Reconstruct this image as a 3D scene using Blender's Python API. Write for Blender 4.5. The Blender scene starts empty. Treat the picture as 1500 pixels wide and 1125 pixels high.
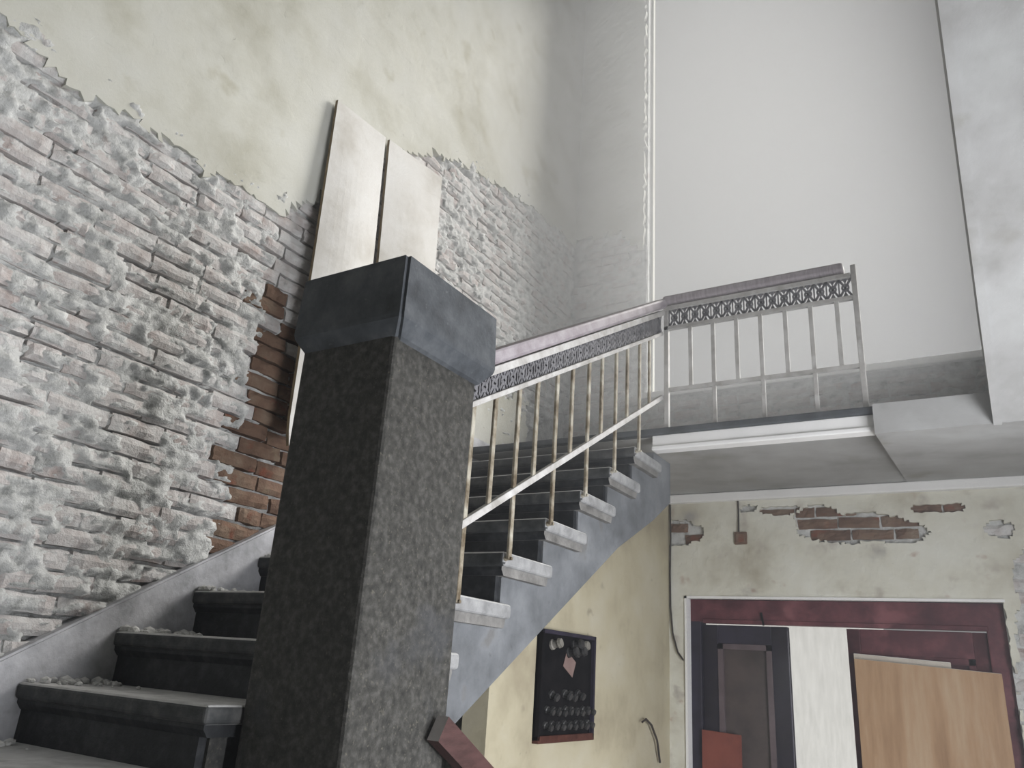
import bpy, bmesh, math, random
from mathutils import Vector, Matrix, noise
random.seed(7)
S = bpy.context.scene
COL = S.collection

# ---------------------------------------------------------------- camera
cam_d = bpy.data.cameras.new('camera')
cam = bpy.data.objects.new('camera', cam_d)
COL.objects.link(cam)
cam_d.sensor_width = 36.0
cam_d.lens = 1143.1 * 36.0 / 1500.0
cam_d.clip_start = 0.02
cam.matrix_world = Matrix(((0.85534, 0.12565, 0.5026, 1.5157),
                           (0.51398, -0.32736, -0.79288, -1.5186),
                           (0.0649, 0.93651, -0.34459, 0.1371),
                           (0, 0, 0, 1)))
S.camera = cam
CAM = Vector((1.5157, -1.5186, 0.1371))

# ---------------------------------------------------------------- sky, sun, added side light, exposure
world = bpy.data.worlds.new('overcast_sky')
S.world = world
world.use_nodes = True
bg = world.node_tree.nodes['Background']
bg.inputs['Color'].default_value = (1.0, 1.0, 1.0, 1)
bg.inputs['Strength'].default_value = 0.24

sun_d = bpy.data.lights.new('hazy_sun', 'SUN')
sun_d.energy = 7.6
sun_d.angle = math.radians(28)
sun_d.color = (1.0, 0.985, 0.95)
sun = bpy.data.objects.new('hazy_sun', sun_d)
COL.objects.link(sun)
sun.rotation_euler = Vector((-1.8, -3.0, -2.2)).to_track_quat('-Z', 'Y').to_euler()
sun.location = (4, 9, 8)

side_fill_d = bpy.data.lights.new('side_fill_light', 'AREA')  # unseen lamp added in the side opening to light the hall
side_fill_d.shape = 'RECTANGLE'
side_fill_d.size = 2.0
side_fill_d.size_y = 2.3
side_fill_d.energy = 185
side_fill_d.color = (0.96, 0.97, 1.0)
side_fill = bpy.data.objects.new('side_fill_light', side_fill_d)
COL.objects.link(side_fill)
side_fill.location = (2.80, 0.65, -0.25)
side_fill.rotation_euler = Vector((-1, 0, 0)).to_track_quat('-Z', 'Z').to_euler()

S.view_settings.view_transform = 'Standard'
S.view_settings.look = 'None'
S.view_settings.gamma = 1.0
S.view_settings.exposure = 0.0
S.view_settings.use_curve_mapping = False

# ---------------------------------------------------------------- measures (metres; z = 0 is the tread level with the newel's foot in view)
T, RI = 0.30, 0.18074
SL = RI / T
FLOOR = -8 * RI
XL = -1.33            # brick face of the left wall
YB = 3.85             # inner face of the back wall
XR = 2.75             # right wall
LZ = 8 * RI           # landing level
CEIL = 7.0
XS = -0.47            # wall under the stairs

# ---------------------------------------------------------------- materials
def mat(name, cols, scale=5.0, rough=0.85, bump=0.3, bscale=60.0, spec=0.25, metal=0.0,
        spots=None, rnd=0.0, stretch=(1, 1, 1), detail=6.0, coords='pos', fine=0.0):
    """cols: list of (position, (r, g, b)); spots: (scale, threshold, colour, amount) list"""
    m = bpy.data.materials.new(name)
    m.use_nodes = True
    nt = m.node_tree
    N, L = nt.nodes, nt.links
    b = N['Principled BSDF']
    b.inputs['Roughness'].default_value = rough
    b.inputs['Metallic'].default_value = metal
    b.inputs['Specular IOR Level'].default_value = spec
    if coords == 'pos':
        src = N.new('ShaderNodeNewGeometry').outputs['Position']
    else:
        src = N.new('ShaderNodeTexCoord').outputs['Object']
    mp = N.new('ShaderNodeMapping')
    mp.inputs['Scale'].default_value = stretch
    L.new(src, mp.inputs['Vector'])
    v = mp.outputs['Vector']
    if rnd:
        oi = N.new('ShaderNodeObjectInfo')
        add = N.new('ShaderNodeVectorMath'); add.operation = 'MULTIPLY_ADD'
        add.inputs[1].default_value = (1, 1, 1)
        L.new(v, add.inputs[0])
        sc = N.new('ShaderNodeVectorMath'); sc.operation = 'SCALE'
        sc.inputs['Scale'].default_value = 37.0 * rnd
        cx = N.new('ShaderNodeCombineXYZ')
        for i in range(3):
            L.new(oi.outputs['Random'], cx.inputs[i])
        L.new(cx.outputs[0], sc.inputs[0])
        L.new(sc.outputs[0], add.inputs[2])
        v = add.outputs[0]
    n1 = N.new('ShaderNodeTexNoise')
    n1.inputs['Scale'].default_value = scale
    n1.inputs['Detail'].default_value = detail
    n1.inputs['Roughness'].default_value = 0.62
    L.new(v, n1.inputs['Vector'])
    r = N.new('ShaderNodeValToRGB')
    while len(r.color_ramp.elements) < len(cols):
        r.color_ramp.elements.new(0.5)
    for e, (p, c) in zip(r.color_ramp.elements, cols):
        e.position = p
        e.color = (*c, 1)
    L.new(n1.outputs['Fac'], r.inputs['Fac'])
    out = r.outputs['Color']
    for (s, th, c, amt) in (spots or []):
        n2 = N.new('ShaderNodeTexNoise')
        n2.inputs['Scale'].default_value = s
        n2.inputs['Detail'].default_value = 5.0
        L.new(v, n2.inputs['Vector'])
        mr = N.new('ShaderNodeMapRange')
        mr.inputs['From Min'].default_value = th
        mr.inputs['From Max'].default_value = th + 0.09
        mr.inputs['To Max'].default_value = amt
        L.new(n2.outputs['Fac'], mr.inputs['Value'])
        mx = N.new('ShaderNodeMix'); mx.data_type = 'RGBA'
        L.new(mr.outputs['Result'], mx.inputs['Factor'])
        L.new(out, mx.inputs['A'])
        mx.inputs['B'].default_value = (*c, 1)
        out = mx.outputs['Result']
    L.new(out, b.inputs['Base Color'])
    if bump:
        n3 = N.new('ShaderNodeTexNoise')
        n3.inputs['Scale'].default_value = bscale
        n3.inputs['Detail'].default_value = 8.0
        n3.inputs['Roughness'].default_value = 0.65
        L.new(v, n3.inputs['Vector'])
        bp = N.new('ShaderNodeBump')
        bp.inputs['Strength'].default_value = bump
        bp.inputs['Distance'].default_value = 0.01
        L.new(n3.outputs['Fac'], bp.inputs['Height'])
        L.new(bp.outputs['Normal'], b.inputs['Normal'])
    return m

MA = {}
MA['plaster'] = mat('cream_plaster', [(0.30, (0.437, 0.428, 0.358)), (0.5, (0.577, 0.577, 0.524)), (0.72, (0.629, 0.634, 0.603))], 1.6,
                    bump=0.15, spots=[(4.0, 0.62, (0.393, 0.376, 0.289), 0.6), (30.0, 0.70, (0.218, 0.201, 0.175), 0.6)])
MA['plaster_low'] = mat('stained_plaster', [(0.30, (0.46, 0.43, 0.35)), (0.5, (0.66, 0.65, 0.57)), (0.7, (0.74, 0.74, 0.68))], 2.2,
                        bump=0.35, bscale=25, spots=[(5.0, 0.60, (0.42, 0.38, 0.34), 0.7), (2.5, 0.64, (0.34, 0.34, 0.34), 0.7),
                                                     (9.0, 0.66, (0.36, 0.22, 0.17), 0.6)])
MA['plaster_yellow'] = mat('yellow_plaster', [(0.3, (0.328, 0.287, 0.205)), (0.5, (0.459, 0.418, 0.303)), (0.7, (0.508, 0.476, 0.377))], 2.4,
                           bump=0.25, bscale=30, spots=[(6.0, 0.66, (0.197, 0.164, 0.123), 0.7), (18.0, 0.70, (0.098, 0.082, 0.066), 0.7)])
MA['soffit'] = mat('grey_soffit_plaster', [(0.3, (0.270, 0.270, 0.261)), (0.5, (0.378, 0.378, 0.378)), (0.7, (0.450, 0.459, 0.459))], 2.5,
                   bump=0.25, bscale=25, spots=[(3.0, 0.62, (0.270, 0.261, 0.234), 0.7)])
MA['mortar'] = mat('crumbling_lime_mortar', [(0.30, (0.30, 0.31, 0.305)), (0.45, (0.57, 0.58, 0.575)), (0.66, (0.74, 0.75, 0.745))], 16.0,
                   bump=0.9, bscale=90, spots=[(7.0, 0.64, (0.42, 0.33, 0.31), 0.7), (22.0, 0.68, (0.17, 0.17, 0.16), 0.7)])
MA['brick'] = mat('limewashed_brick', [(0.28, (0.40, 0.32, 0.30)), (0.40, (0.53, 0.49, 0.48)), (0.60, (0.66, 0.655, 0.65))], 9.0,
                  bump=0.8, bscale=70, rnd=1.0, spots=[(9.0, 0.70, (0.36, 0.17, 0.14), 0.7), (26.0, 0.66, (0.25, 0.25, 0.24), 0.6)])
MA['brick_red'] = mat('bare_red_brick', [(0.30, (0.112, 0.070, 0.052)), (0.5, (0.189, 0.119, 0.084)), (0.7, (0.252, 0.189, 0.140))], 7.0,
                      bump=0.7, bscale=70, rnd=1.0, spots=[(10.0, 0.60, (0.224, 0.063, 0.035), 0.7), (5.0, 0.64, (0.294, 0.252, 0.175), 0.8)])
MA['newel'] = mat('dark_terrazzo', [(0.30, (0.019, 0.019, 0.018)), (0.5, (0.044, 0.043, 0.039)), (0.72, (0.087, 0.085, 0.080))], 45.0,
                  rough=0.75, bump=0.5, bscale=110, spots=[(110.0, 0.62, (0.118, 0.111, 0.090), 0.7), (3.0, 0.6, (0.056, 0.059, 0.066), 0.5)])
MA['newel_cap'] = mat('dark_blue_grey_stone', [(0.30, (0.032, 0.035, 0.040)), (0.5, (0.060, 0.067, 0.076)), (0.72, (0.106, 0.113, 0.123))], 9.0,
                      rough=0.7, bump=0.35, bscale=70, spots=[(60.0, 0.66, (0.141, 0.148, 0.155), 0.5)])
MA['tread'] = mat('worn_grey_stone', [(0.30, (0.172, 0.175, 0.178)), (0.5, (0.264, 0.267, 0.271)), (0.7, (0.343, 0.347, 0.350))], 14.0,
                  rough=0.6, bump=0.35, bscale=70, spots=[(5.0, 0.62, (0.145, 0.145, 0.145), 0.6)])
MA['moulding'] = mat('darker_grey_stone', [(0.30, (0.098, 0.095, 0.091)), (0.5, (0.168, 0.164, 0.158)), (0.7, (0.238, 0.234, 0.224))], 14.0,
                     rough=0.75, bump=0.4, bscale=70)  # darker tone than the tread slabs
MA['riser'] = mat('black_painted_stone', [(0.30, (0.008, 0.009, 0.011)), (0.5, (0.017, 0.019, 0.022)), (0.72, (0.045, 0.047, 0.05))], 16.0,
                  rough=0.55, bump=0.3, bscale=60)
MA['tread_top'] = mat('dusty_lit_tread_top', [(0.30, (0.34, 0.34, 0.335)), (0.5, (0.50, 0.50, 0.495)), (0.7, (0.60, 0.60, 0.595))], 12.0, rough=0.9, bump=0.3)  # dust colour raised so the tops look lit by the window
MA['nosing'] = mat('shaded_nosing_stone', [(0.30, (0.02, 0.022, 0.023)), (0.5, (0.045, 0.048, 0.05)), (0.72, (0.10, 0.10, 0.10))], 14.0, rough=0.6, bump=0.3)  # tread stone darkened: shade painted onto fronts and lower ends
MA['string'] = mat('blue_grey_render', [(0.30, (0.078, 0.083, 0.088)), (0.5, (0.140, 0.148, 0.159)), (0.7, (0.208, 0.218, 0.229))], 4.0,
                   bump=0.45, bscale=45, spots=[(8.0, 0.62, (0.104, 0.099, 0.094), 0.6), (20.0, 0.68, (0.052, 0.052, 0.052), 0.5)])
MA['skirt'] = mat('smooth_grey_render', [(0.30, (0.336, 0.343, 0.364)), (0.5, (0.518, 0.525, 0.560)), (0.7, (0.658, 0.665, 0.700))], 8.0,
                  bump=0.3, bscale=50, spots=[(12.0, 0.64, (0.238, 0.238, 0.252), 0.6)])
MA['iron'] = mat('flaking_cream_paint_on_iron', [(0.35, (0.10, 0.075, 0.045)), (0.48, (0.23, 0.20, 0.15)), (0.66, (0.42, 0.40, 0.34))], 12.0,
                 rough=0.6, bump=0.3, bscale=80)
MA['iron_light'] = mat('pale_painted_iron', [(0.3, (0.30, 0.29, 0.27)), (0.5, (0.44, 0.43, 0.42)), (0.7, (0.55, 0.55, 0.54))], 14.0, rough=0.6, bump=0.2)
MA['iron_dark'] = mat('dark_cast_iron', [(0.3, (0.07, 0.07, 0.08)), (0.6, (0.16, 0.16, 0.175))], 20.0, rough=0.6, bump=0.3)
MA['handrail'] = mat('worn_violet_grey_wood', [(0.3, (0.20, 0.17, 0.19)), (0.6, (0.34, 0.31, 0.34))], 10.0, rough=0.5, bump=0.2, stretch=(8, 1, 1))
MA['white_trim'] = mat('white_paint', [(0.3, (0.80, 0.80, 0.80)), (0.7, (0.88, 0.88, 0.88))], 6.0, rough=0.6, bump=0.1)
MA['board'] = mat('pale_plasterboard', [(0.3, (0.517, 0.498, 0.461)), (0.5, (0.658, 0.649, 0.630)), (0.7, (0.714, 0.714, 0.705))], 3.0, bump=0.12,
                  spots=[(6.0, 0.68, (0.470, 0.376, 0.320), 0.5)])
MA['board_edge'] = mat('brown_board_edge', [(0.3, (0.13, 0.095, 0.055)), (0.7, (0.30, 0.23, 0.14))], 12.0, bump=0.3)
MA['maroon'] = mat('maroon_paint', [(0.3, (0.055, 0.016, 0.022)), (0.5, (0.10, 0.030, 0.038)), (0.7, (0.19, 0.065, 0.075))], 6.0, rough=0.55, bump=0.2,
                   spots=[(5.0, 0.60, (0.26, 0.10, 0.11), 0.6)])
MA['door_dark'] = mat('dark_navy_brown_paint', [(0.3, (0.014, 0.012, 0.020)), (0.6, (0.03, 0.026, 0.045))], 8.0, rough=0.55, bump=0.15)
MA['door_panel'] = mat('brown_door_panel', [(0.3, (0.045, 0.036, 0.034)), (0.6, (0.085, 0.066, 0.062))], 7.0, rough=0.6, bump=0.2)
MA['door_bead'] = mat('faded_brown_bead', [(0.3, (0.08, 0.06, 0.065)), (0.6, (0.13, 0.10, 0.11))], 7.0, rough=0.6, bump=0.2)
MA['plywood'] = mat('tan_plywood', [(0.3, (0.30, 0.18, 0.10)), (0.5, (0.42, 0.27, 0.16)), (0.7, (0.50, 0.37, 0.25))], 3.0, rough=0.7, bump=0.12,
                    stretch=(3, 1, 0.35))
MA['board_pale'] = mat('pale_fibreboard', [(0.3, (0.45, 0.40, 0.34)), (0.7, (0.62, 0.58, 0.52))], 4.0, rough=0.7, bump=0.1)
MA['red_board'] = mat('red_brown_board', [(0.3, (0.14, 0.035, 0.025)), (0.7, (0.24, 0.07, 0.05))], 5.0, rough=0.7, bump=0.15)
MA['plank'] = mat('reddish_varnished_wood', [(0.3, (0.033, 0.013, 0.012)), (0.6, (0.066, 0.030, 0.028))], 10.0, rough=0.5, bump=0.2, stretch=(4, 1, 4))
MA['plank_edge'] = mat('dusty_pale_wood', [(0.3, (0.36, 0.33, 0.32)), (0.7, (0.52, 0.50, 0.49))], 10.0, rough=0.7, bump=0.2)
MA['black'] = mat('matt_black', [(0.3, (0.004, 0.004, 0.005)), (0.7, (0.011, 0.010, 0.011))], 10.0, rough=0.95, bump=0.2, spec=0.05)  # flat black for the meter board and bolt
MA['rust'] = mat('rusty_red_wood', [(0.3, (0.045, 0.013, 0.009)), (0.7, (0.099, 0.036, 0.025))], 15.0, rough=0.8, bump=0.3)
MA['fuse'] = mat('dusty_black_porcelain', [(0.3, (0.017, 0.017, 0.018)), (0.7, (0.055, 0.055, 0.055))], 20.0, rough=0.4, bump=0.1)
MA['porcelain'] = mat('dirty_white_porcelain', [(0.3, (0.132, 0.126, 0.108)), (0.7, (0.252, 0.240, 0.216))], 20.0, rough=0.4, bump=0.1)
MA['tag'] = mat('faded_pink_paper', [(0.3, (0.180, 0.120, 0.108)), (0.7, (0.228, 0.162, 0.150))], 10.0, rough=0.8, bump=0.05)
MA['cable'] = mat('black_cable', [(0.3, (0.03, 0.025, 0.02)), (0.7, (0.06, 0.05, 0.045))], 10.0, rough=0.6, bump=0)
MA['floor'] = mat('dusty_cement', [(0.3, (0.16, 0.155, 0.15)), (0.5, (0.24, 0.235, 0.225)), (0.7, (0.30, 0.295, 0.28))], 4.0, bump=0.3, bscale=30)
MA['yard'] = mat('weathered_limewash', [(0.3, (0.34, 0.34, 0.33)), (0.7, (0.44, 0.44, 0.43))], 2.0, bump=0.2)
MA['rubble'] = mat('plaster_rubble', [(0.3, (0.45, 0.45, 0.44)), (0.7, (0.68, 0.68, 0.67))], 20.0, bump=0.5)

# ---------------------------------------------------------------- helpers
def link(o, parent=None):
    COL.objects.link(o)
    if parent:
        o.parent = parent
    return o

def tag(o, label=None, cat=None, group=None, kind=None):
    if label: o['label'] = label
    if cat: o['category'] = cat
    if group: o['group'] = group
    if kind: o['kind'] = kind
    return o

def thing(name, label, cat, loc=(0, 0, 0), group=None):
    o = bpy.data.objects.new(name, None)
    o.empty_display_size = 0.1
    o.location = loc
    link(o)
    return tag(o, label, cat, group)

def obj(name, bm, m, parent=None, smooth=False, kind=None):
    me = bpy.data.meshes.new(name)
    bmesh.ops.recalc_face_normals(bm, faces=bm.faces)
    if parent is not None and parent.type == 'EMPTY' and parent.location.length:
        bmesh.ops.translate(bm, vec=-parent.location, verts=bm.verts)
    bm.to_mesh(me)
    bm.free()
    me.materials.append(MA[m] if isinstance(m, str) else m)
    if smooth:
        for p in me.polygons:
            p.use_smooth = True
    o = bpy.data.objects.new(name, me)
    link(o, parent)
    if kind: o['kind'] = kind
    return o

def edge_mat(o, m, test):
    o.data.materials.append(MA[m])
    k = len(o.data.materials) - 1
    for p in o.data.polygons:
        if test(p): p.material_index = k

def box(bm, x0, x1, y0, y1, z0, z1, bev=0.0, seg=2):
    vs = [bm.verts.new((x, y, z)) for x in (x0, x1) for y in (y0, y1) for z in (z0, z1)]
    F = [(0, 1, 3, 2), (4, 6, 7, 5), (0, 4, 5, 1), (2, 3, 7, 6), (0, 2, 6, 4), (1, 5, 7, 3)]
    fs = [bm.faces.new([vs[i] for i in f]) for f in F]
    if bev:
        es = list({e for f in fs for e in f.edges})
        bmesh.ops.bevel(bm, geom=es, offset=bev, segments=seg, profile=0.5, affect='EDGES', clamp_overlap=True)
    return bm

def B(*a, **k):
    return box(bmesh.new(), *a, **k)

def prism(bm, pts, axis, a, b):
    """extrude a polygon given in the two other axes between a and b along axis"""
    def P(u, v, w):
        return {0: (w, u, v), 1: (u, w, v), 2: (u, v, w)}[axis]
    A = [bm.verts.new(P(u, v, a)) for u, v in pts]
    C = [bm.verts.new(P(u, v, b)) for u, v in pts]
    bm.faces.new(A)
    bm.faces.new(list(reversed(C)))
    n = len(pts)
    for i in range(n):
        j = (i + 1) % n
        bm.faces.new((A[i], A[j], C[j], C[i]))
    return bm

def beam(bm, p0, p1, w, h, up=(0, 0, 1), bev=0.0):
    """a rectangular bar from p0 to p1, w across and h along up"""
    p0, p1 = Vector(p0), Vector(p1)
    d = (p1 - p0).normalized()
    s = d.cross(Vector(up)).normalized()
    u = s.cross(d).normalized()
    vs = []
    for p in (p0, p1):
        for (a, b) in ((-1, -1), (1, -1), (1, 1), (-1, 1)):
            vs.append(bm.verts.new(p + s * (a * w / 2) + u * (b * h / 2)))
    fs = [bm.faces.new([vs[i] for i in f]) for f in ((0, 1, 2, 3), (7, 6, 5, 4), (0, 4, 5, 1), (1, 5, 6, 2), (2, 6, 7, 3), (3, 7, 4, 0))]
    if bev:
        bmesh.ops.bevel(bm, geom=list({e for f in fs for e in f.edges}), offset=bev, segments=2, profile=0.5, affect='EDGES', clamp_overlap=True)
    return bm

def tube(bm, pts, r, n=8):
    pts = [Vector(p) for p in pts]
    rings = []
    for i, p in enumerate(pts):
        d = (pts[min(i + 1, len(pts) - 1)] - pts[max(i - 1, 0)]).normalized()
        a = d.orthogonal().normalized()
        b = d.cross(a)
        rings.append([bm.verts.new(p + r * (math.cos(2 * math.pi * k / n) * a + math.sin(2 * math.pi * k / n) * b)) for k in range(n)])
    for i in range(len(rings) - 1):
        A = rings[i]
        # align neighbouring rings
        best = min(range(n), key=lambda s: (rings[i + 1][s].co - A[0].co).length)
        C = rings[i + 1][best:] + rings[i + 1][:best]
        rings[i + 1] = C
        for k in range(n):
            bm.faces.new((A[k], A[(k + 1) % n], C[(k + 1) % n], C[k]))
    bm.faces.new(list(reversed(rings[0])))
    bm.faces.new(rings[-1])
    return bm

def lathe(bm, base, prof, axis, n=12):
    """prof: (radius, distance along axis)"""
    axis = Vector(axis).normalized()
    a = axis.orthogonal().normalized()
    b = axis.cross(a)
    rings = []
    for r, h in prof:
        rings.append([bm.verts.new(Vector(base) + axis * h + r * (math.cos(2 * math.pi * k / n) * a + math.sin(2 * math.pi * k / n) * b)) for k in range(n)])
    for A, C in zip(rings, rings[1:]):
        for k in range(n):
            bm.faces.new((A[k], A[(k + 1) % n], C[(k + 1) % n], C[k]))
    bm.faces.new(list(reversed(rings[0])))
    bm.faces.new(rings[-1])
    return bm

def fbm(u, v, s, seed=0.0, oct=3):
    return noise.fractal(Vector((u * s, v * s, seed)), 1.0, 2.0, oct)

def sheet(axis, face, back, u0, u1, v0, v1, res, keep, disp=None, jit=0.0):
    """a plaster skin in a wall plane, with ragged holes where keep() says no.
    axis 0: plane x = face, u = y, v = z;  axis 1: plane y = face, u = x, v = z"""
    nu = max(1, int(round((u1 - u0) / res))); nv = max(1, int(round((v1 - v0) / res)))
    bm = bmesh.new()
    V = {}
    sgn = 1 if face > back else -1
    def vert(i, j):
        if (i, j) not in V:
            u = u0 + (u1 - u0) * i / nu; v = v0 + (v1 - v0) * j / nv
            d = disp(u, v) if disp else 0.0
            ju = jit * noise.noise(Vector((u * 30, v * 30, 3))) if 0 < i < nu else 0
            jv = jit * noise.noise(Vector((u * 30, v * 30, 9))) if 0 < j < nv else 0
            w = face + sgn * d
            V[(i, j)] = bm.verts.new((w, u + ju, v + jv) if axis == 0 else (u + ju, w, v + jv))
        return V[(i, j)]
    for i in range(nu):
        for j in range(nv):
            u = u0 + (u1 - u0) * (i + .5) / nu; v = v0 + (v1 - v0) * (j + .5) / nv
            if keep(u, v):
                bm.faces.new((vert(i, j), vert(i + 1, j), vert(i + 1, j + 1), vert(i, j + 1)))
    bd = [e for e in bm.edges if len(e.link_faces) == 1]
    r = bmesh.ops.extrude_edge_only(bm, edges=bd)
    for g in r['geom']:
        if isinstance(g, bmesh.types.BMVert):
            g.co[axis] = back
    return bm

# a few rough brick shapes, 0.25 x 0.065 on the face; local x = out of the wall, y = along it
def brick_mesh(i, m):
    bm = bmesh.new()
    ny, nz = 6, 3
    L, H, D = 0.240, 0.064, 0.05
    V = {}
    for a in range(ny + 1):
        for c in range(nz + 1):
            y = (a / ny - .5) * L; z = (c / nz - .5) * H
            ed = min(1, min(a, ny - a)) * min(1, min(c, nz - c))
            x = (0 if ed else -0.009) + 0.010 * noise.noise(Vector((y * 22, z * 30, i * 7.3))) + 0.004 * noise.noise(Vector((y * 60, z * 60, i * 3.1)))
            y += 0.005 * noise.noise(Vector((z * 40, a * 1.7, i * 5.1))); z += 0.005 * noise.noise(Vector((y * 30, c * 2.1, i * 9.7)))
            V[(a, c)] = bm.verts.new((x, y, z))
    for a in range(ny):
        for c in range(nz):
            bm.faces.new((V[(a, c)], V[(a + 1, c)], V[(a + 1, c + 1)], V[(a, c + 1)]))
    bd = [e for e in bm.edges if len(e.link_faces) == 1]
    r = bmesh.ops.extrude_edge_only(bm, edges=bd)
    for g in r['geom']:
        if isinstance(g, bmesh.types.BMVert):
            g.co.x = -D
    bmesh.ops.recalc_face_normals(bm, faces=bm.faces)
    # an open box turns either way: make the face look out along +x
    f = max(bm.faces, key=lambda q: abs(q.normal.x))
    if f.normal.x < 0:
        bmesh.ops.reverse_faces(bm, faces=bm.faces)
    me = bpy.data.meshes.new('brick')
    bm.to_mesh(me); bm.free()
    me.materials.append(MA[m])
    return me

BR = [brick_mesh(i, 'brick') for i in range(9)]
BRR = [brick_mesh(i + 20, 'brick_red') for i in range(5)]

def lay_bricks(parent, spots, axis, limit, name='brick'):
    """spots: (u, v, out, scale_u, red) ; the nearest to the eye become objects, the rest one mesh"""
    def place(s):
        u, v, w, su, red = s
        p = Vector((w, u, v)) if axis == 0 else Vector((u, w, v))
        rz = 0 if axis == 0 else -math.pi / 2
        return Matrix.Translation(p) @ Matrix.Rotation(rz + random.uniform(-.02, .02), 4, 'Z') @ Matrix.Rotation(random.uniform(-.035, .035), 4, 'X') @ Matrix.Diagonal((1, su, random.uniform(.92, 1.06), 1))
    def dist(s):
        p = Vector((s[2], s[0], s[1])) if axis == 0 else Vector((s[0], s[2], s[1]))
        return (p - CAM).length
    spots = sorted(spots, key=dist)
    for s in spots[:limit]:
        o = bpy.data.objects.new(name, random.choice(BRR if s[4] else BR))
        COL.objects.link(o)
        o.parent = parent
        o.matrix_world = place(s)
    rest = spots[limit:]
    if rest:
        bm = bmesh.new()
        for s in rest:
            M4 = place(s)
            n0 = len(bm.verts)
            bm.from_mesh(random.choice(BRR if s[4] else BR))
            bm.verts.ensure_lookup_table()
            for v in bm.verts[n0:]:
                v.co = M4 @ v.co
        me = bpy.data.meshes.new('far_brickwork'); bm.to_mesh(me); bm.free()
        me.materials.append(MA['brick'])
        o = bpy.data.objects.new('far_brickwork', me)
        link(o, parent); o['kind'] = 'stuff'

COURSE = 0.077
def courses(u0, u1, v0, v1, keep, out, red=lambda u, v: False, seed=0):
    """running bond; returns the spots"""
    rr = random.Random(seed)
    res = []
    k0 = int(math.ceil((v0 - FLOOR) / COURSE))
    k = k0
    while FLOOR + k * COURSE < v1:
        v = FLOOR + k * COURSE
        u = u0 - (0.125 if k % 2 else 0.0) - 0.02 * rr.random()
        while u < u1:
            ln = rr.uniform(0.235, 0.262) if rr.random() > .12 else rr.uniform(.12, .15)
            c = u + ln / 2
            if u >= u0 - .14 and c < u1 and keep(c, v):
                red_ = red(c, v)
                res.append((c, v + rr.uniform(-.004, .004), out + rr.uniform(-.006, .007), (ln - .012) / .24, red_))
            u += ln
        k += 1
    return res

# ================================================================ THE SETTING
def struct(name, bm, m, parent=None, **k):
    o = obj(name, bm, m, parent, **k)
    if parent is None:
        o['kind'] = 'structure'
    return o

tag(struct('floor', B(-1.6, 3.0, -4.8, 4.15, FLOOR - .12, FLOOR), 'floor'), 'grey cement floor of the hall at the foot of the stairs')
tag(struct('ceiling', B(-1.6, 3.0, -1.4, 4.15, CEIL, CEIL + .15), 'plaster'), 'pale plaster ceiling high above the stairwell')

# ---- left wall
BOUND = [(-1.6, 2.26), (-.66, 2.24), (-.5, 2.17), (-.38, 2.14), (-.1, 2.17), (.07, 2.18), (.4, 2.17), (.70, 2.20), (.9, 2.4), (1.4, 3.05), (1.85, 3.31), (2.23, 3.45), (2.88, 3.61), (3.56, 3.68), (3.9, 3.68)]
def bound(y):
    for (a, za), (b, zb) in zip(BOUND, BOUND[1:]):
        if a <= y <= b:
            return za + (zb - za) * (y - a) / (b - a)
    return BOUND[0][1] if y < BOUND[0][0] else BOUND[-1][1]

wl = struct('wall_left', B(-1.6, XL - .05, -4.8, 4.15, FLOOR, CEIL), 'mortar')
wl['label'] = 'left stairwell wall of rough whitewashed brick under cream plaster'
def keep_left(y, z):
    b = bound(y) + .035 * fbm(y, z, 7.0, 1.0) + .012 * fbm(y, z, 28.0, 4.0)
    if z > b: return True
    # smooth patch left on the landing's wall
    return 2.45 < y + .05 * fbm(y, z, 6, 2) < 3.2 and 1.3 < z < 2.02 + .08 * fbm(y, z, 5, 8)
ps = sheet(0, XL + .016, XL - .05, -1.6, YB, 1.3, CEIL, .028, keep_left, lambda y, z: .004 * fbm(y, z, 3.0, 5.0), jit=.03)
obj('plaster', ps, 'plaster', wl, smooth=False)
obj('plaster_near', B(-1.6, XL + .012, -4.8, -1.6, FLOOR, 3.6), 'plaster', wl)

def bare(y, z):     # strip and area behind the boards: no limewash, dark brick also paints their shadow
    return .71 + .05 * fbm(y, z, 5, 3) < y < 1.88
def mort(y, z):
    kf = (z - FLOOR) / COURSE
    dz = abs(kf - round(kf)) * COURSE          # 0 at brick centre, COURSE/2 in the bed joint
    joint = dz > COURSE / 2 - .011
    lump = fbm(y, z * 1.5, 15.0, 2.0)
    rough = .016 * lump + .011 * fbm(y + .3 * z, z * 1.6, 34.0, 12.0) + .005 * fbm(y, z, 75.0, 7.0, 2)
    smear = fbm(y, z * 1.5, 6.0, 11.0)
    base = .004 + .022 * smear + rough
    if fbm(y * 1.0, z, 9.0, 71.0) > .42: base -= .022
    if bare(y, z): base = -.020 + .4 * rough
    if joint:
        rake = fbm(y * .7, round(kf - .5) * .9, 4.0, 21.0)
        base -= .006
        if rake > .06: base -= .038
    return base
ms = sheet(0, XL, XL - .05, -1.3, YB, -1.0, 3.74, .0125, lambda y, z: z > SL * y - .15 and z < bound(y) + .12 and (y < 3.86), mort)
obj('mortar', ms, 'mortar', wl, smooth=True)
lay_bricks(wl, courses(-1.25, YB - .1, -.9, 3.75, lambda y, z: SL * y + .02 < z < bound(y) + .0 and not (2.4 < y < 3.2 and 1.3 < z < 2.05),
                       XL + .004, bare, 3), 0, 285)  # bare: unlimewashed brick, its dark tone also paints the boards' shadow

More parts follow.
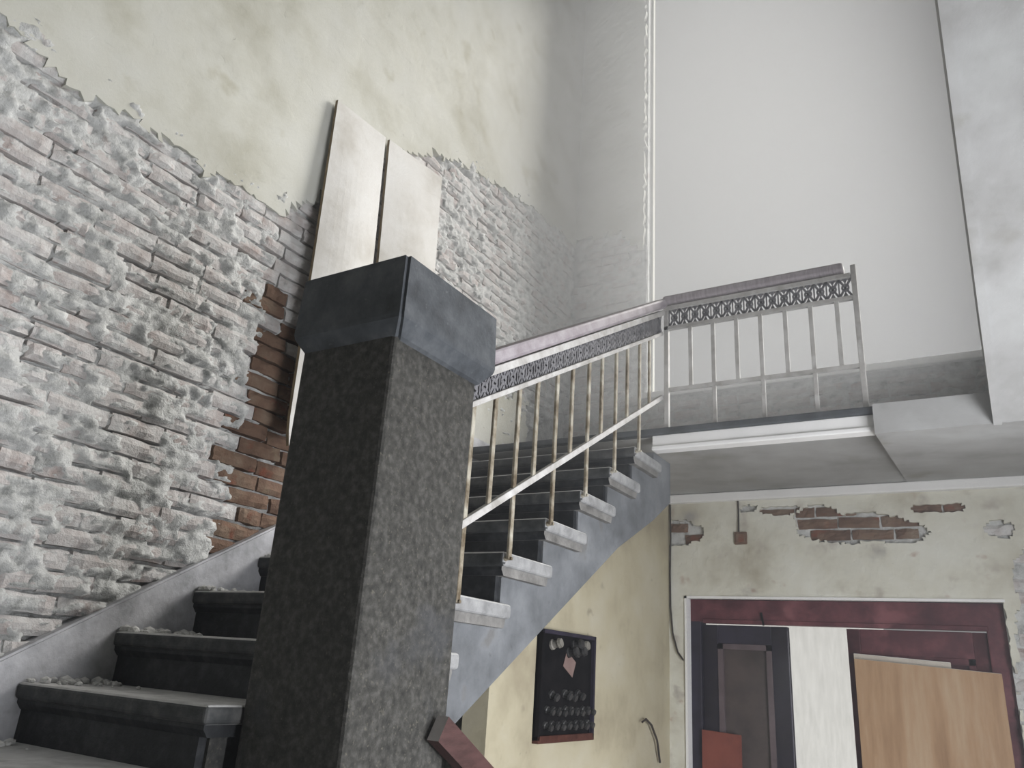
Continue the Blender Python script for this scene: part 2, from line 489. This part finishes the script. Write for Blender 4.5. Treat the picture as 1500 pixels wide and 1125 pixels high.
# sloping skirt along the flight
sk = bmesh.new()
prism(sk, [(-2.7, SL * -2.7 + .13), (2.42, SL * 2.42 + .09), (YB, LZ + .12), (YB, LZ - .1), (2.42, LZ - .2), (-2.7, SL * -2.7 - .3)], 0, XL - .04, -1.285)
bmesh.ops.bevel(sk, geom=sk.edges[:], offset=.008, segments=2, affect='EDGES')
tag(struct('baseboard_left', sk, 'skirt'), 'smooth grey skirting band climbing along the brick wall')

# ---- back wall: core round the window and the yard door
WX0, WX1, WZ0, WZ1 = -.66, 2.05, 2.22, 6.75
DX0, DX1, DZ1 = -.345, 1.515, .685
core = bmesh.new()
Y0, Y1 = YB + .035, YB + .32
Y2 = YB + .15
box(core, -1.6, WX0, Y0, Y2, LZ, CEIL)
box(core, WX1, 3.0, Y0, Y1, LZ, CEIL)
box(core, WX0, WX1, Y0, Y2, LZ, WZ0)
box(core, WX0, WX1, Y0, Y1, WZ1, CEIL)
box(core, -1.6, DX0, Y0, Y1, FLOOR, LZ)
box(core, DX1, 3.0, Y0, Y1, FLOOR, LZ)
box(core, DX0, DX1, Y0, Y1, DZ1, LZ)
wb = struct('wall_back', core, 'mortar')
wb['label'] = 'end wall with a tall opening above the landing and the yard door below'
PATCH = [(.75, 1.135, .34, .10), (.55, 1.20, .16, .09), (1.0, 1.10, .2, .07), (-.40, 1.13, .17, .09), (1.66, .1, .13, .75), (1.68, .78, .1, .2), (.30, 1.27, .13, .035), (1.25, 1.24, .16, .03), (.48, 1.11, .05, .03), (1.55, 1.1, .07, .05), (.1, 1.29, .06, .03)]
def hole(x, z):
    n = .35 * fbm(x, z, 5.0, 31.0) + .2 * fbm(x, z, 16.0, 13.0)
    return any(((x - a) / c) ** 2 + ((z - b) / d) ** 2 < 1 + n for a, b, c, d in PATCH)
def keep_low(x, z):
    if DX0 < x < DX1 and z < DZ1: return False
    return not hole(x, z)
def bdisp(x, z):
    return .006 * fbm(x, z, 2.5, 17.0) + .0025 * fbm(x, z, 14.0, 19.0)
obj('plaster_low', sheet(1, YB, Y0 + .01, -.60, 2.9, FLOOR, 1.45, .0155, keep_low, lambda x, z: bdisp(x, z), jit=.012), 'plaster_low', wb)
BB = [(-1.33, 3.75), (-.886, 3.70), (-.66, 3.45), (2.1, 3.4), (2.9, 3.3)]
def bb(x):
    for (a, za), (b, zb) in zip(BB, BB[1:]):
        if x <= b: return za + (zb - za) * (x - a) / (b - a)
    return 3.3
def inwin(x, z): return WX0 < x < WX1 and WZ0 < z < WZ1
obj('plaster_high', sheet(1, YB - .012, Y0 + .01, -1.36, 2.9, LZ - .1, CEIL, .04,
                          lambda x, z: not inwin(x, z) and z > bb(x) + .05 * fbm(x, z, 6, 40), lambda x, z: bdisp(x, z), jit=.03), 'plaster', wb)
def mort2(x, z):
    kf = (z - FLOOR) / COURSE
    dz = abs(kf - round(kf)) * COURSE
    b = -.004 + .014 * fbm(x, z * 1.5, 6.0, 51.0) + .008 * fbm(x, z * 1.6, 24.0, 52.0)
    if dz > COURSE / 2 - .010:
        b -= .004 + (.025 if fbm(x * .7, round(kf - .5) * .9, 4.0, 53.0) > .2 else 0)
    return b
obj('mortar', sheet(1, YB + .006, Y0 + .01, -1.36, 2.9, LZ - .05, 3.8, .02, lambda x, z: not inwin(x, z) and z < bb(x) + .1, mort2), 'mortar', wb, smooth=True)
bs = courses(-1.3, 2.0, LZ + .05, 3.72, lambda x, z: z < bb(x) and not (WX0 - .13 < x < WX1 and z > WZ0 - .05), YB + .003, lambda x, z: False, 5)
bs += courses(-.46, 1.9, -.6, 1.3, lambda x, z: hole(x, z) and not (DX0 - .12 < x < DX1 + .12 and z < DZ1 + .05), YB + .018, lambda x, z: x < 1.4, 6)
lay_bricks(wb, bs, 1, 290)

# window opening: sill and plain frame in the reveal
w1 = thing('window_1', None, None, (0, 0, 0)); w1['kind'] = 'structure'; w1['label'] = 'tall blown-out window opening above the landing'
obj('sill', B(WX0 - .04, WX1 + .04, YB - .03, Y2, WZ0 - .045, WZ0 + .004, bev=.006), 'white_trim', w1)
obj('jamb', B(WX0 - .002, WX0 + .02, Y2 - .04, Y2, WZ0, WZ1), 'plaster', w1)
obj('jamb', B(WX1 - .05, WX1 + .002, Y1 - .08, Y1, WZ0, WZ1), 'white_trim', w1)
obj('head', B(WX0, WX1, Y1 - .08, Y1, WZ1 - .05, WZ1 + .002), 'white_trim', w1)

# ---- right wall with an added side opening out of view, front wall, upper gallery
rw = bmesh.new()
EY0, EY1, EZ1 = -.4, 1.7, .95
box(rw, XR, 3.0, -4.8, EY0, FLOOR, CEIL)
box(rw, XR, 3.0, EY1, 4.15, FLOOR, CEIL)
box(rw, XR, 3.0, EY0, EY1, EZ1, CEIL)
tag(struct('wall_right', rw, 'plaster'), 'right plaster wall with a wide opening added for light')
tag(struct('wall_front', B(-1.6, 3.0, -5.0, -4.8, FLOOR, CEIL), 'plaster'), 'plain plaster wall closing the hall')
# the yard outside the door; its wall is added to make the gap bright
tag(struct('wall_yard_added', B(-2.0, -1.5, 4.3, 24, FLOOR - .1, 2.0), 'yard'), 'whitewashed yard wall added to brighten the door gap')
tag(struct('floor_yard', B(-2.0, 9, 4.18, 24, FLOOR - .2, FLOOR - .1), 'yard'), 'cement yard outside the door')
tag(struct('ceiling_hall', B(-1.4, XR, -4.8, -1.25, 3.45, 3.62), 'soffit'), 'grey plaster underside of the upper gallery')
tag(struct('wall_gallery', B(-1.4, XR, -1.45, -1.25, 3.62, CEIL), 'plaster'), 'plaster wall above the gallery edge')

# ---- wall under the stairs
ws = bmesh.new()
pts = [(1.60, FLOOR), (YB + .02, FLOOR), (YB + .02, 1.41), (3.1, 1.41), (1.60, SL * 1.60 - .42)]
prism(ws, pts, 0, XS - .13, XS)
o = struct('wall_understair', ws, 'plaster_yellow')
o['label'] = 'yellowish plaster wall under the flight with stains'

# ================================================================ THE STAIRS
st = thing('stair_flight', 'straight stone stair flight with black risers climbing along the brick wall', 'staircase', (-.65, -2.4, FLOOR))
XE = -1.287
for i in range(-7, 8):
    y, z = i * T, i * RI
    xe = 0.0 if i > 0 else -.338
    stp = obj('step', B(XE, xe - .052, y + .034, y + T + .06, z - RI - .02, z - .048), 'riser', st)
    tr = B(XE, xe, y, y + T * 1.26, z - .052, z, bev=.013, seg=3)
    for v in tr.verts:
        v.co.z += .0025 * noise.noise(Vector((v.co.x * 6, v.co.y * 6, i)))
    t_ = obj('tread', tr, 'tread', None, smooth=False)
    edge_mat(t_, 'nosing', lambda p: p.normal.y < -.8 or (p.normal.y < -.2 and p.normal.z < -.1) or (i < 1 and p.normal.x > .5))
    edge_mat(t_, 'tread_top', lambda p: p.normal.z > .6)
    t_.parent = stp; t_.matrix_parent_inverse = Matrix.Translation(-Vector(st.location))
    mo = bmesh.new()
    prism(mo, [(y + .014, z - .05), (y + T * 1.2, z - .05), (y + T * 1.2, z - .062), (y + T * 1.17, z - .084), (y + .03, z - .084), (y + .014, z - .064)], 0, XE, xe - .016)
    m_ = obj('nosing_moulding', mo, 'moulding', None)
    edge_mat(m_, 'riser', lambda p: p.normal.y < -.4 or i < 1)  # fronts and lower mouldings blackened as painted shade
    m_.parent = stp; m_.matrix_parent_inverse = Matrix.Translation(-Vector(st.location))
def saw(i0, i1):
  pts = []
  for i in range(i0, i1):
      pts.append((i * T + .06, max((i - 1) * RI - .08, FLOOR)))
      pts.append((i * T + .06, i * RI - .08 if i < 8 else LZ - .115))
  return pts
pts = saw(2, 9) + [(2.72, LZ - .115), (2.72, 1.10), (2.45, SL * 2.45 - .53), (2.0, SL * 2.0 - .475), (.5, SL * .5 - .48), (.5, -.02), (.5, RI - .08)]
obj('stringer', prism(bmesh.new(), pts, 0, -.10, -.043), 'string', st)
pts = saw(-7, 1) + [(.12, -.08), (.12, SL * .12 - .48), ((FLOOR + .48) / SL, FLOOR)]
obj('stringer', prism(bmesh.new(), pts, 0, -.44, -.378), 'newel', st)
sf = bmesh.new()
prism(sf, [((FLOOR + .46) / SL, FLOOR + .002), (2.9, SL * 2.9 - .46), (2.9, SL * 2.9 - .34), ((FLOOR + .34) / SL, FLOOR + .002)], 0, XE, -.44)
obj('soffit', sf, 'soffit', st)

# ---- newel
nw = thing('newel_post', 'massive dark speckled stone newel post with a blue-grey block cap', 'newel', (-.14, .35, FLOOR))
obj('shaft', B(-.335, .05, .118, .562, FLOOR, 1.10, bev=.012), 'newel', nw)
cp = bmesh.new()
lv = [(1.055, .0), (1.062, .012), (1.105, .045), (1.12, .048), (1.315, .042), (1.325, .03)]
rg = []
for z, e in lv:
    rg.append([cp.verts.new(c) for c in ((-.325 - e * .75, .13 - e, z), (.05 + e, .13 - e, z), (.05 + e, .562 + e, z), (-.325 - e * .75, .562 + e, z))])
for A, C in zip(rg, rg[1:]):
    for k in range(4):
        cp.faces.new((A[k], A[(k + 1) % 4], C[(k + 1) % 4], C[k]))
cp.faces.new(list(reversed(rg[0]))); cp.faces.new(rg[-1])
bmesh.ops.bevel(cp, geom=[e for e in cp.edges if abs(e.verts[0].co.z - e.verts[1].co.z) > .004], offset=.01, segments=2, affect='EDGES')
obj('cap', cp, 'newel_cap', nw)

# ---- landing
ld = bmesh.new()
box(ld, XL - .02, 1.10, 2.43, YB + .03, 1.406, LZ - .03)
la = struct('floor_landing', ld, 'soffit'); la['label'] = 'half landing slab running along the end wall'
obj('paving', B(XL - .02, 1.12, 2.385, YB + .03, LZ - .037, LZ, bev=.008), 'newel_cap', la)
obj('fascia', B(-.03, 1.10, 2.405, 2.47, 1.345, LZ - .037, bev=.004), 'white_trim', la)
obj('fascia_moulding', B(-.03, 1.10, 2.392, 2.475, 1.322, 1.347, bev=.006), 'white_trim', la)

# ---- upper flight, seen from below
f2 = thing('stair_flight', 'upper stair flight with bare grey plaster underside rising over the hall', 'staircase', (2.2, 2.36, LZ))
FX = 1.60
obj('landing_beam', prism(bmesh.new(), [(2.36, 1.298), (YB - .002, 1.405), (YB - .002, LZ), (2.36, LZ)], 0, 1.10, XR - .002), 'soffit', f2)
u0y, u0z = 2.362, 1.30
sl2 = bmesh.new()
k = 11.95
prism(sl2, [(u0y, u0z), (u0y - k * T, u0z + k * RI), (u0y - k * T, u0z + k * RI + .30), (u0y - .3, u0z + RI + .30), (u0y, u0z + .30)], 0, FX, XR)
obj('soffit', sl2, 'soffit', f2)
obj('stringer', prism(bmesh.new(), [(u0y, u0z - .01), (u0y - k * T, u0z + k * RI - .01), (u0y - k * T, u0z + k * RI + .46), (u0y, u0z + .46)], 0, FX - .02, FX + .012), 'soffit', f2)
for i in range(1, 12):
    y = u0y - (i - 1) * T
    z = LZ + i * RI
    s_ = obj('step', B(FX + .02, XR - .004, y - T - .03, y - .03, z - RI + .08, z - .05), 'riser', f2)
    t_ = obj('tread', B(FX + .01, XR - .004, y - T - .06, y, z - .05, z, bev=.01), 'tread', None)
    t_.parent = s_; t_.matrix_parent_inverse = Matrix.Translation(-Vector(f2.location))

# ================================================================ RAILINGS
RX = .013
def above(a, b, y):       # height over the nosing line, measured at two places
    return SL * y + a + (b - a) * (y - .76) / (2.5 - .76)
rl = thing('stair_railing', 'iron stair railing with cast frieze and wooden handrail climbing from the newel', 'railing', (RX, .6, 2 * RI))
YA, YE = .57, 2.43
def sloped(name, a, b, w, h, m, ya=YA, ye=YE, bev=.003):
    bm = bmesh.new()
    beam(bm, (RX, ya, above(a, b, ya)), (RX, ye, above(a, b, ye)), w, h, bev=bev)
    return obj(name, bm, m, rl)
sloped('handrail', .797, .757, .075, .055, 'handrail', bev=.012)
sloped('rail_bar', .741, .697, .045, .03, 'iron_light')
sloped('rail_bar', .636, .563, .030, .02, 'iron_light')
sloped('rail_bar', .218, .171, .022, .026, 'iron_light')
def flatbar(name, x, y, z0, z1, parent, m='iron', w=.012, d=.022, ax='y'):
    if ax == 'y': bm = B(x - w / 2, x + w / 2, y - d / 2, y + d / 2, z0, z1, bev=.002, seg=1)
    else: bm = B(x - d / 2, x + d / 2, y - w / 2, y + w / 2, z0, z1, bev=.002, seg=1)
    return obj(name, bm, m, parent)
for i in range(2, 8):
    y = (i + .02) * T + .006
    b_ = flatbar('baluster', RX, y, i * RI - .03, above(.64, .567, y), rl)
    ft = bmesh.new()
    lathe(ft, (-.004, y, i * RI - .026), [(.010, 0), (.010, .006), (.006, .014), (.006, .03)], (1, 0, 0), 8)
    f_ = obj('fixing', ft, 'iron', None); f_.parent = b_; f_.matrix_parent_inverse = Matrix.Translation(-Vector(rl.location))
    ys = (i + .5) * T
    flatbar('baluster', RX, ys, above(.218, .171, ys), above(.64, .567, ys), rl)
flatbar('corner_post', RX + .03, 2.442, LZ, LZ + .80, rl, 'iron_light', w=.026, d=.026)

# one cast ornament: ring in a saltire with little points, made once and repeated along the frieze
def ornament_mesh(w, h, skew):
    bm = bmesh.new()
    def P(y, z): return (0, y, z + skew * y)
    for s in (-1, 1):
        beam(bm, P(-w / 2, -s * h / 2), P(w / 2, s * h / 2), .011, .007, up=(1, 0, 0))
    beam(bm, P(-w / 2, -h / 2), P(-w / 2, h / 2), .008, .007, up=(1, 0, 0))
    ring = [(.016 * math.cos(a * math.pi / 5), .020 * math.sin(a * math.pi / 5)) for a in range(11)]
    for a, b in zip(ring, ring[1:]):
        beam(bm, P(*a), P(*b), .010, .006, up=(1, 0, 0))
    for s in (-1, 1):
        v = [bm.verts.new((x, *P(y, z)[1:])) for x in (-.004, .004) for y, z in ((-w * .22, s * h * .5), (w * .22, s * h * .5), (0, s * h * .22))]
        bm.faces.new(v[:3]); bm.faces.new(v[3:])
        for q in range(3):
            bm.faces.new((v[q], v[(q + 1) % 3], v[3 + (q + 1) % 3], v[3 + q]))
    bmesh.ops.recalc_face_normals(bm, faces=bm.faces)
    me = bpy.data.meshes.new('ornament')
    bm.to_mesh(me); bm.free()
    me.materials.append(MA['iron_dark'])
    return me
om = ornament_mesh(.062, .088, SL - .03)
y = .605
while y < 2.42:
    o = bpy.data.objects.new('ornament', om)
    COL.objects.link(o); o.parent = rl
    lo, hi = above(.646, .573, y), above(.726, .682, y)
    o.location = Vector((RX, y, (lo + hi) / 2)) - rl.location
    o.scale = (1, 1, (hi - lo) / .088 * .98)
    y += .062

rr = thing('landing_railing', 'level iron railing along the edge of the landing', 'railing', (.58, 2.442, LZ))
LY = 2.442
obj('handrail', B(.03, 1.02, LY - .036, LY + .036, LZ + .765, LZ + .815, bev=.012), 'handrail', rr)
obj('rail_bar', B(.03, 1.05, LY - .02, LY + .02, LZ + .73, LZ + .752), 'iron_light', rr)
obj('rail_bar', B(.03, 1.05, LY - .013, LY + .013, LZ + .605, LZ + .625), 'iron_light', rr)
obj('rail_bar', B(.03, 1.08, LY - .011, LY + .011, LZ + .225, LZ + .245), 'iron_light', rr)
for q in range(1, 5):
    x = .052 + q * .2625
    if q < 4: flatbar('baluster', x, LY, LZ - .002, LZ + .61, rr, 'iron_light', ax='x')
    else: flatbar('end_post', 1.065, LY, LZ - .002, LZ + .80, rr, 'iron_light', w=.026, d=.026)
    flatbar('baluster', x - .131, LY, LZ + .24, LZ + .61, rr, 'iron_light', ax='x')
om2 = ornament_mesh(.062, .105, 0)
x = .09
while x < 1.03:
    o = bpy.data.objects.new('ornament', om2)
    COL.objects.link(o); o.parent = rr
    o.location = Vector((x, LY, LZ + .678)) - rr.location
    o.rotation_euler = (0, 0, -math.pi / 2)
    x += .062

# ================================================================ BOARDS ON THE LEFT WALL
def leaning_sheet(y0a, y0b, y1a, y1b, z0, z1, off0, off1, warp, th, seed, notch=None):
    """grid sheet: left edge y0a (bottom) to y0b (top), right edge y1a to y1b"""
    bm = bmesh.new()
    nu, nv = 10, 28
    G = []
    for side in (0, 1):
        g = {}
        for i in range(nu + 1):
            for j in range(nv + 1):
                a, c = i / nu, j / nv
                zt = z1(a); zb = z0(a)
                z = zb + (zt - zb) * c
                y = (y0a + (y0b - y0a) * c) * (1 - a) + (y1a + (y1b - y1a) * c) * a
                x = XL + .022 + off0 + (off1 - off0) * c + warp(a, c)
                g[(i, j)] = bm.verts.new((x + (th if side else 0), y, z))
        G.append(g)
    for side in (0, 1):
        for i in range(nu):
            for j in range(nv):
                bm.faces.new((G[side][(i, j)], G[side][(i + 1, j)], G[side][(i + 1, j + 1)], G[side][(i, j + 1)]))
    rim = [(i, 0) for i in range(nu)] + [(nu, j) for j in range(nv)] + [(i, nv) for i in range(nu, 0, -1)] + [(0, j) for j in range(nv, 0, -1)]
    for q in range(len(rim)):
        a, b = rim[q], rim[(q + 1) % len(rim)]
        bm.faces.new((G[0][a], G[0][b], G[1][b], G[1][a]))
    return bm
b1 = obj('wall_board', leaning_sheet(.86, .895, 1.30, 1.30, lambda a: 1.03 + .03 * math.sin(7 * a) + .12 * a, lambda a: 3.035 + .03 * a, .105, .012,
         lambda a, c: .03 * math.sin(math.pi * a) * math.sin(math.pi * c) + .02 * max(0, .05 - c) / .05, .018, 1), 'board', None)
edge_mat(b1, 'board_edge', lambda p: p.normal.y < -.6)
tag(b1, 'tall pale board bulging off the brick wall, with a brown left edge', 'board', 'boards on the stair wall')
b2 = obj('wall_board', leaning_sheet(1.345, 1.335, 1.84, 1.86, lambda a: 1.30 + .22 * a, lambda a: 3.075 + .06 * a + .0 * a, .09, .012,
         lambda a, c: .025 * math.sin(math.pi * a) * math.sin(math.pi * c) + .012 * (1 - a) * (1 - c), .018, 2), 'board', None)
edge_mat(b2, 'board_edge', lambda p: p.normal.y < -.6)
tag(b2, 'tall pale board fixed on the brick wall up-stairs of the board with the brown edge', 'board', 'boards on the stair wall')

# ================================================================ UNDER THE LANDING
tr1 = struct('trim_1', B(XS, XR, YB - .045, YB + .02, 1.343, 1.404, bev=.008), 'white_trim'); tr1['label'] = 'white horizontal strip along the top of the wall under the landing'

d1 = thing('door_1', None, None, (.58, YB + .1, FLOOR)); d1['kind'] = 'structure'; d1['label'] = 'double yard door with maroon frame standing ajar'
DY = YB + .07
fh = .15
obj('frame_head', B(DX0, DX1, DY, DY + .12, DZ1 - fh, DZ1 + .01, bev=.006), 'maroon', d1)
obj('frame_head_bead', B(DX0 + .09, DX1 - .09, DY - .012, DY + .02, DZ1 - fh - .005, DZ1 - fh + .022, bev=.004), 'maroon', d1)
obj('frame_jamb', B(DX0 - .01, DX0 + .075, DY, DY + .12, FLOOR, DZ1 - fh + .01, bev=.006), 'door_dark', d1)
obj('frame_jamb', B(DX1 - .10, DX1 + .01, DY, DY + .12, FLOOR, DZ1 - fh + .01, bev=.006), 'maroon', d1)
def leaf(name, x0, x1, ztop, m, mp, mb, yy, stile, railh, panels):
    lf = obj(name, B(x0, x1, yy + .02, yy + .045, FLOOR + .01, ztop - .01), mp, d1)
    inv = Matrix.Translation(-Vector(d1.location))
    def sub(n, bm, mm):
        o = obj(n, bm, mm, None); o.parent = lf; o.matrix_parent_inverse = inv
    sub('stile', B(x0, x0 + stile, yy, yy + .06, FLOOR + .01, ztop, bev=.004), m)
    sub('stile', B(x1 - stile, x1, yy, yy + .06, FLOOR + .01, ztop, bev=.004), m)
    zs = [ztop - railh] + panels
    sub('rail', B(x0 + stile, x1 - stile, yy + .002, yy + .058, ztop - railh, ztop, bev=.004), m)
    for z in panels:
        sub('rail', B(x0 + stile, x1 - stile, yy + .002, yy + .058, z - railh, z, bev=.004), m)
    lo = zs[1:]; hi = [z if k == 0 else z - railh for k, z in enumerate(zs)]
    hi = [zs[0]] + [z - railh for z in panels[:-1]]
    for zt, zb in zip(hi, panels):
        bd = bmesh.new()
        a, b, w = x0 + stile, x1 - stile, .035
        for (q0, q1, w0, w1_) in ((a, a + w, zb, zt), (b - w, b, zb, zt), (a, b, zt - w, zt), (a, b, zb, zb + w)):
            box(bd, q0, q1, yy - .006, yy + .03, w0, w1_)
        sub('panel_bead', bd, mb)
leaf('door_leaf', DX0 + .075, .295, DZ1 - fh - .012, 'door_dark', 'door_panel', 'door_bead', DY + .03, .105, .12, [-.55, -1.28])
leaf('door_leaf', .655, DX1 - .10, DZ1 - fh - .012, 'maroon', 'maroon', 'maroon', DY + .03, .075, .15, [-.55, -1.28])
# plaster arris round the door opening
ar = bmesh.new()
box(ar, DX0 - .012, DX0 + .004, YB - .012, YB + .075, FLOOR, DZ1 + .016)
box(ar, DX0 - .012, DX1 + .012, YB - .012, YB + .075, DZ1, DZ1 + .016)
struct('trim_2', ar, 'white_trim')['label'] = 'thin white plaster edge round the yard door'
hk = bmesh.new(); beam(hk, (.155, DY - .012, DZ1 - fh - .012), (.145, DY - .02, DZ1 - fh + .07), .014, .008)
obj('bolt', hk, 'black', d1)

def leaning_board(name, x0, x1, h0, h1, ybase, lean, th, m, label, me=None, zb=FLOOR):
    """stands on the floor, leans back by lean over its height; top edge from h0 to h1 (absolute z)"""
    o = thing_board = bmesh.new()
    V = []
    for dy in (0, -th):
        for (x, z) in ((x0, zb), (x1, zb), (x1, h1), (x0, h0)):
            f = (z - zb) / (max(h0, h1) - zb)
            V.append(o.verts.new((x, ybase + lean * f + dy, z)))
    for f in ((0, 1, 2, 3), (7, 6, 5, 4), (0, 4, 5, 1), (1, 5, 6, 2), (2, 6, 7, 3), (3, 7, 4, 0)):
        o.faces.new([V[i] for i in f])
    bmesh.ops.bevel(o, geom=o.edges[:], offset=min(.002, th / 4), segments=1, affect='EDGES')
    r = obj(name, o, m)
    if me: edge_mat(r, me, lambda p: p.normal.z > .6)
    return tag(r, label, 'board')
leaning_board('plywood_board', .70, 1.462, .345, .300, YB - .02, .035, .012, 'plywood', 'large tan plywood board leaning on the maroon door leaf', 'board_pale')
leaning_board('fibre_board', .695, 1.215, .375, .348, YB + .014, .035, .014, 'board_pale', 'pale narrow board standing behind the plywood board', 'white_trim')
leaning_board('red_board', -.265, -.01, -.138, -.150, YB + .02, .03, .015, 'red_board', 'small red-brown board leaning on the dark panelled door leaf')

# ---- electric meter board on the wall under the stairs
MY0, MY1, MZ0, MZ1 = 2.005, 2.615, -.165, .345
mb = thing('meter_board', 'black electric meter board with rows of fuses on the yellowish wall', 'fuse board', (XS, 2.31, MZ0))
obj('back_panel', B(XS - .004, XS + .014, MY0, MY1, MZ0, MZ1), 'black', mb)
for (a, b, c, d, m) in ((MY0, MY0 + .016, MZ0, MZ1, 'black'), (MY1 - .016, MY1, MZ0, MZ1, 'door_dark'), (MY0, MY1, MZ1 - .02, MZ1, 'door_dark'), (MY0, MY1, MZ0 - .012, MZ0 + .022, 'rust')):
    obj('frame_bar', B(XS - .004, XS + .035, a, b, c, d, bev=.003), m, mb)
def fuse(y, z, m='fuse', r=.018, ln=.05, tilt=0.0):
    bm = bmesh.new()
    lathe(bm, (XS + .012, y, z), [(r, 0), (r, .012), (r * .75, .016), (r * .7, ln * .7), (r * .95, ln * .75), (r * .8, ln)], (1, 0, tilt), 10)
    return obj('fuse', bm, m, mb, smooth=False)
for q in range(8): fuse(MY0 + .09 + q * .066, -.095 + .004 * (q % 2), tilt=-.3)
for q in range(8): fuse(MY0 + .10 + q * .066, -.025 - .003 * (q % 3), tilt=-.3)
for q, y in enumerate((.14, .28, .34, .43)): fuse(MY0 + y, .045 + .006 * (q % 2), r=.022, tilt=-.4)
for q, (y, z) in enumerate(((.13, .275), (.31, .245), (.37, .285), (.44, .28), (.41, .25))): fuse(MY0 + y, z, 'porcelain' if q in (0, 3) else 'fuse', r=.027, ln=.06, tilt=.2)
tg = bmesh.new()
box(tg, -.001, .001, -.06, .06, -.042, .042)
bmesh.ops.rotate(tg, verts=tg.verts, cent=(0, 0, 0), matrix=Matrix.Rotation(-.45, 3, 'X'))
bmesh.ops.translate(tg, verts=tg.verts, vec=(XS + .019, MY0 + .325, .19))
o = obj('paper_tag', tg, 'tag', mb); o['label'] = 'faded pink paper tag'

# ---- cables and box on the end wall
c1 = bmesh.new()
tube(c1, [(-.455, YB - .014, 1.34), (-.452, YB - .014, 1.1), (-.458, YB - .013, .85), (-.455, YB - .014, .62), (-.44, YB - .014, .45), (-.405, YB - .016, .33), (-.365, YB - .016, .28)], .006)
tag(obj('cable', c1, 'cable'), 'thin dark cable dropping down the corner beside the yard door', 'cable')
c2 = bmesh.new()
tube(c2, [(.035, YB - .010, 1.35), (.036, YB - .010, 1.25), (.034, YB - .012, 1.13)], .005)
tag(obj('cable', c2, 'cable'), 'short dark cable hanging from the white strip to the junction box', 'cable')
jb = thing('junction_box', 'small pinkish square junction box above the yard door', 'box', (.04, YB, 1.05))
obj('base', B(.0, .085, YB - .012, YB + .012, 1.045, 1.13, bev=.004), 'brick_red', jb)
obj('cover', B(.012, .073, YB - .018, YB - .010, 1.057, 1.118, bev=.004), 'brick_red', jb)
c3 = bmesh.new()
tube(c3, [(XS + .03, 3.30, -.10), (XS + .03, 3.36, -.085), (XS + .03, 3.45, -.12), (XS + .028, 3.55, -.21), (XS + .02, 3.62, -.34)], .007)
tag(obj('cable', c3, 'cable'), 'bent dark cable end low on the yellowish wall', 'cable')

# ---- reddish plank leaning on the newel
pk = bmesh.new()
A, Bp = Vector((.085, .47, -.03)), Vector((.20, 2.80, FLOOR + .03))
beam(pk, A, Bp, .042, .075)
pl = obj('plank', pk, 'plank')
edge_mat(pl, 'plank_edge', lambda p: p.normal.z > .5)
tag(pl, 'reddish wooden plank with a pale top edge sloping down beside the newel', 'plank')

# ---- crumbs of plaster fallen on the treads along the wall
rb = random.Random(5)
for i in range(-1, 8):
    bm = bmesh.new()
    for q in range(46):
        x = -1.28 + abs(rb.gauss(0, .10)); y = i * T + rb.uniform(.012, .29); s = rb.uniform(.004, .013) * (1.6 if x < -1.2 else 1)
        if x > -.9: continue
        r = bmesh.ops.create_icosphere(bm, subdivisions=1, radius=s)
        for v in r['verts']:
            v.co = Vector((v.co.x * rb.uniform(.8, 1.5), v.co.y * rb.uniform(.8, 1.4), v.co.z * .8)) + Vector((x, y, i * RI + s * .5))
    o = obj('plaster_crumbs', bm, 'rubble', None, kind='stuff')
    tag(o, 'pale plaster crumbs fallen on a stair tread along the skirting', 'rubble', 'plaster crumbs on the treads')

# ================================================================ ADDED HAZE IMITATING LENS GLARE
hz = bpy.data.materials.new('glare_volume')
hz.use_nodes = True
nt = hz.node_tree
nt.nodes.remove(nt.nodes['Principled BSDF'])
vs = nt.nodes.new('ShaderNodeVolumeScatter')
vs.inputs['Color'].default_value = (0.93, 0.96, 1.0, 1)
ge = nt.nodes.new('ShaderNodeNewGeometry')
di = nt.nodes.new('ShaderNodeVectorMath'); di.operation = 'DISTANCE'
di.inputs[1].default_value = (0.2, 3.6, 3.2)
nt.links.new(ge.outputs['Position'], di.inputs[0])
mr = nt.nodes.new('ShaderNodeMapRange'); mr.interpolation_type = 'SMOOTHSTEP'
mr.inputs['From Min'].default_value = 0.6
mr.inputs['From Max'].default_value = 3.8
mr.inputs['To Min'].default_value = 0.24
mr.inputs['To Max'].default_value = 0.012
nt.links.new(di.outputs['Value'], mr.inputs['Value'])
nt.links.new(mr.outputs['Result'], vs.inputs['Density'])
vs.inputs['Anisotropy'].default_value = 0.5
nt.links.new(vs.outputs[0], nt.nodes['Material Output'].inputs['Volume'])
MA['haze'] = hz
o = obj('glare_haze', B(XL - .03, XR + .02, -4.79, YB + .1, FLOOR + .001, CEIL - .001), 'haze', kind='stuff')
tag(o, 'pale haze added in the stairwell to imitate window glare', 'haze')
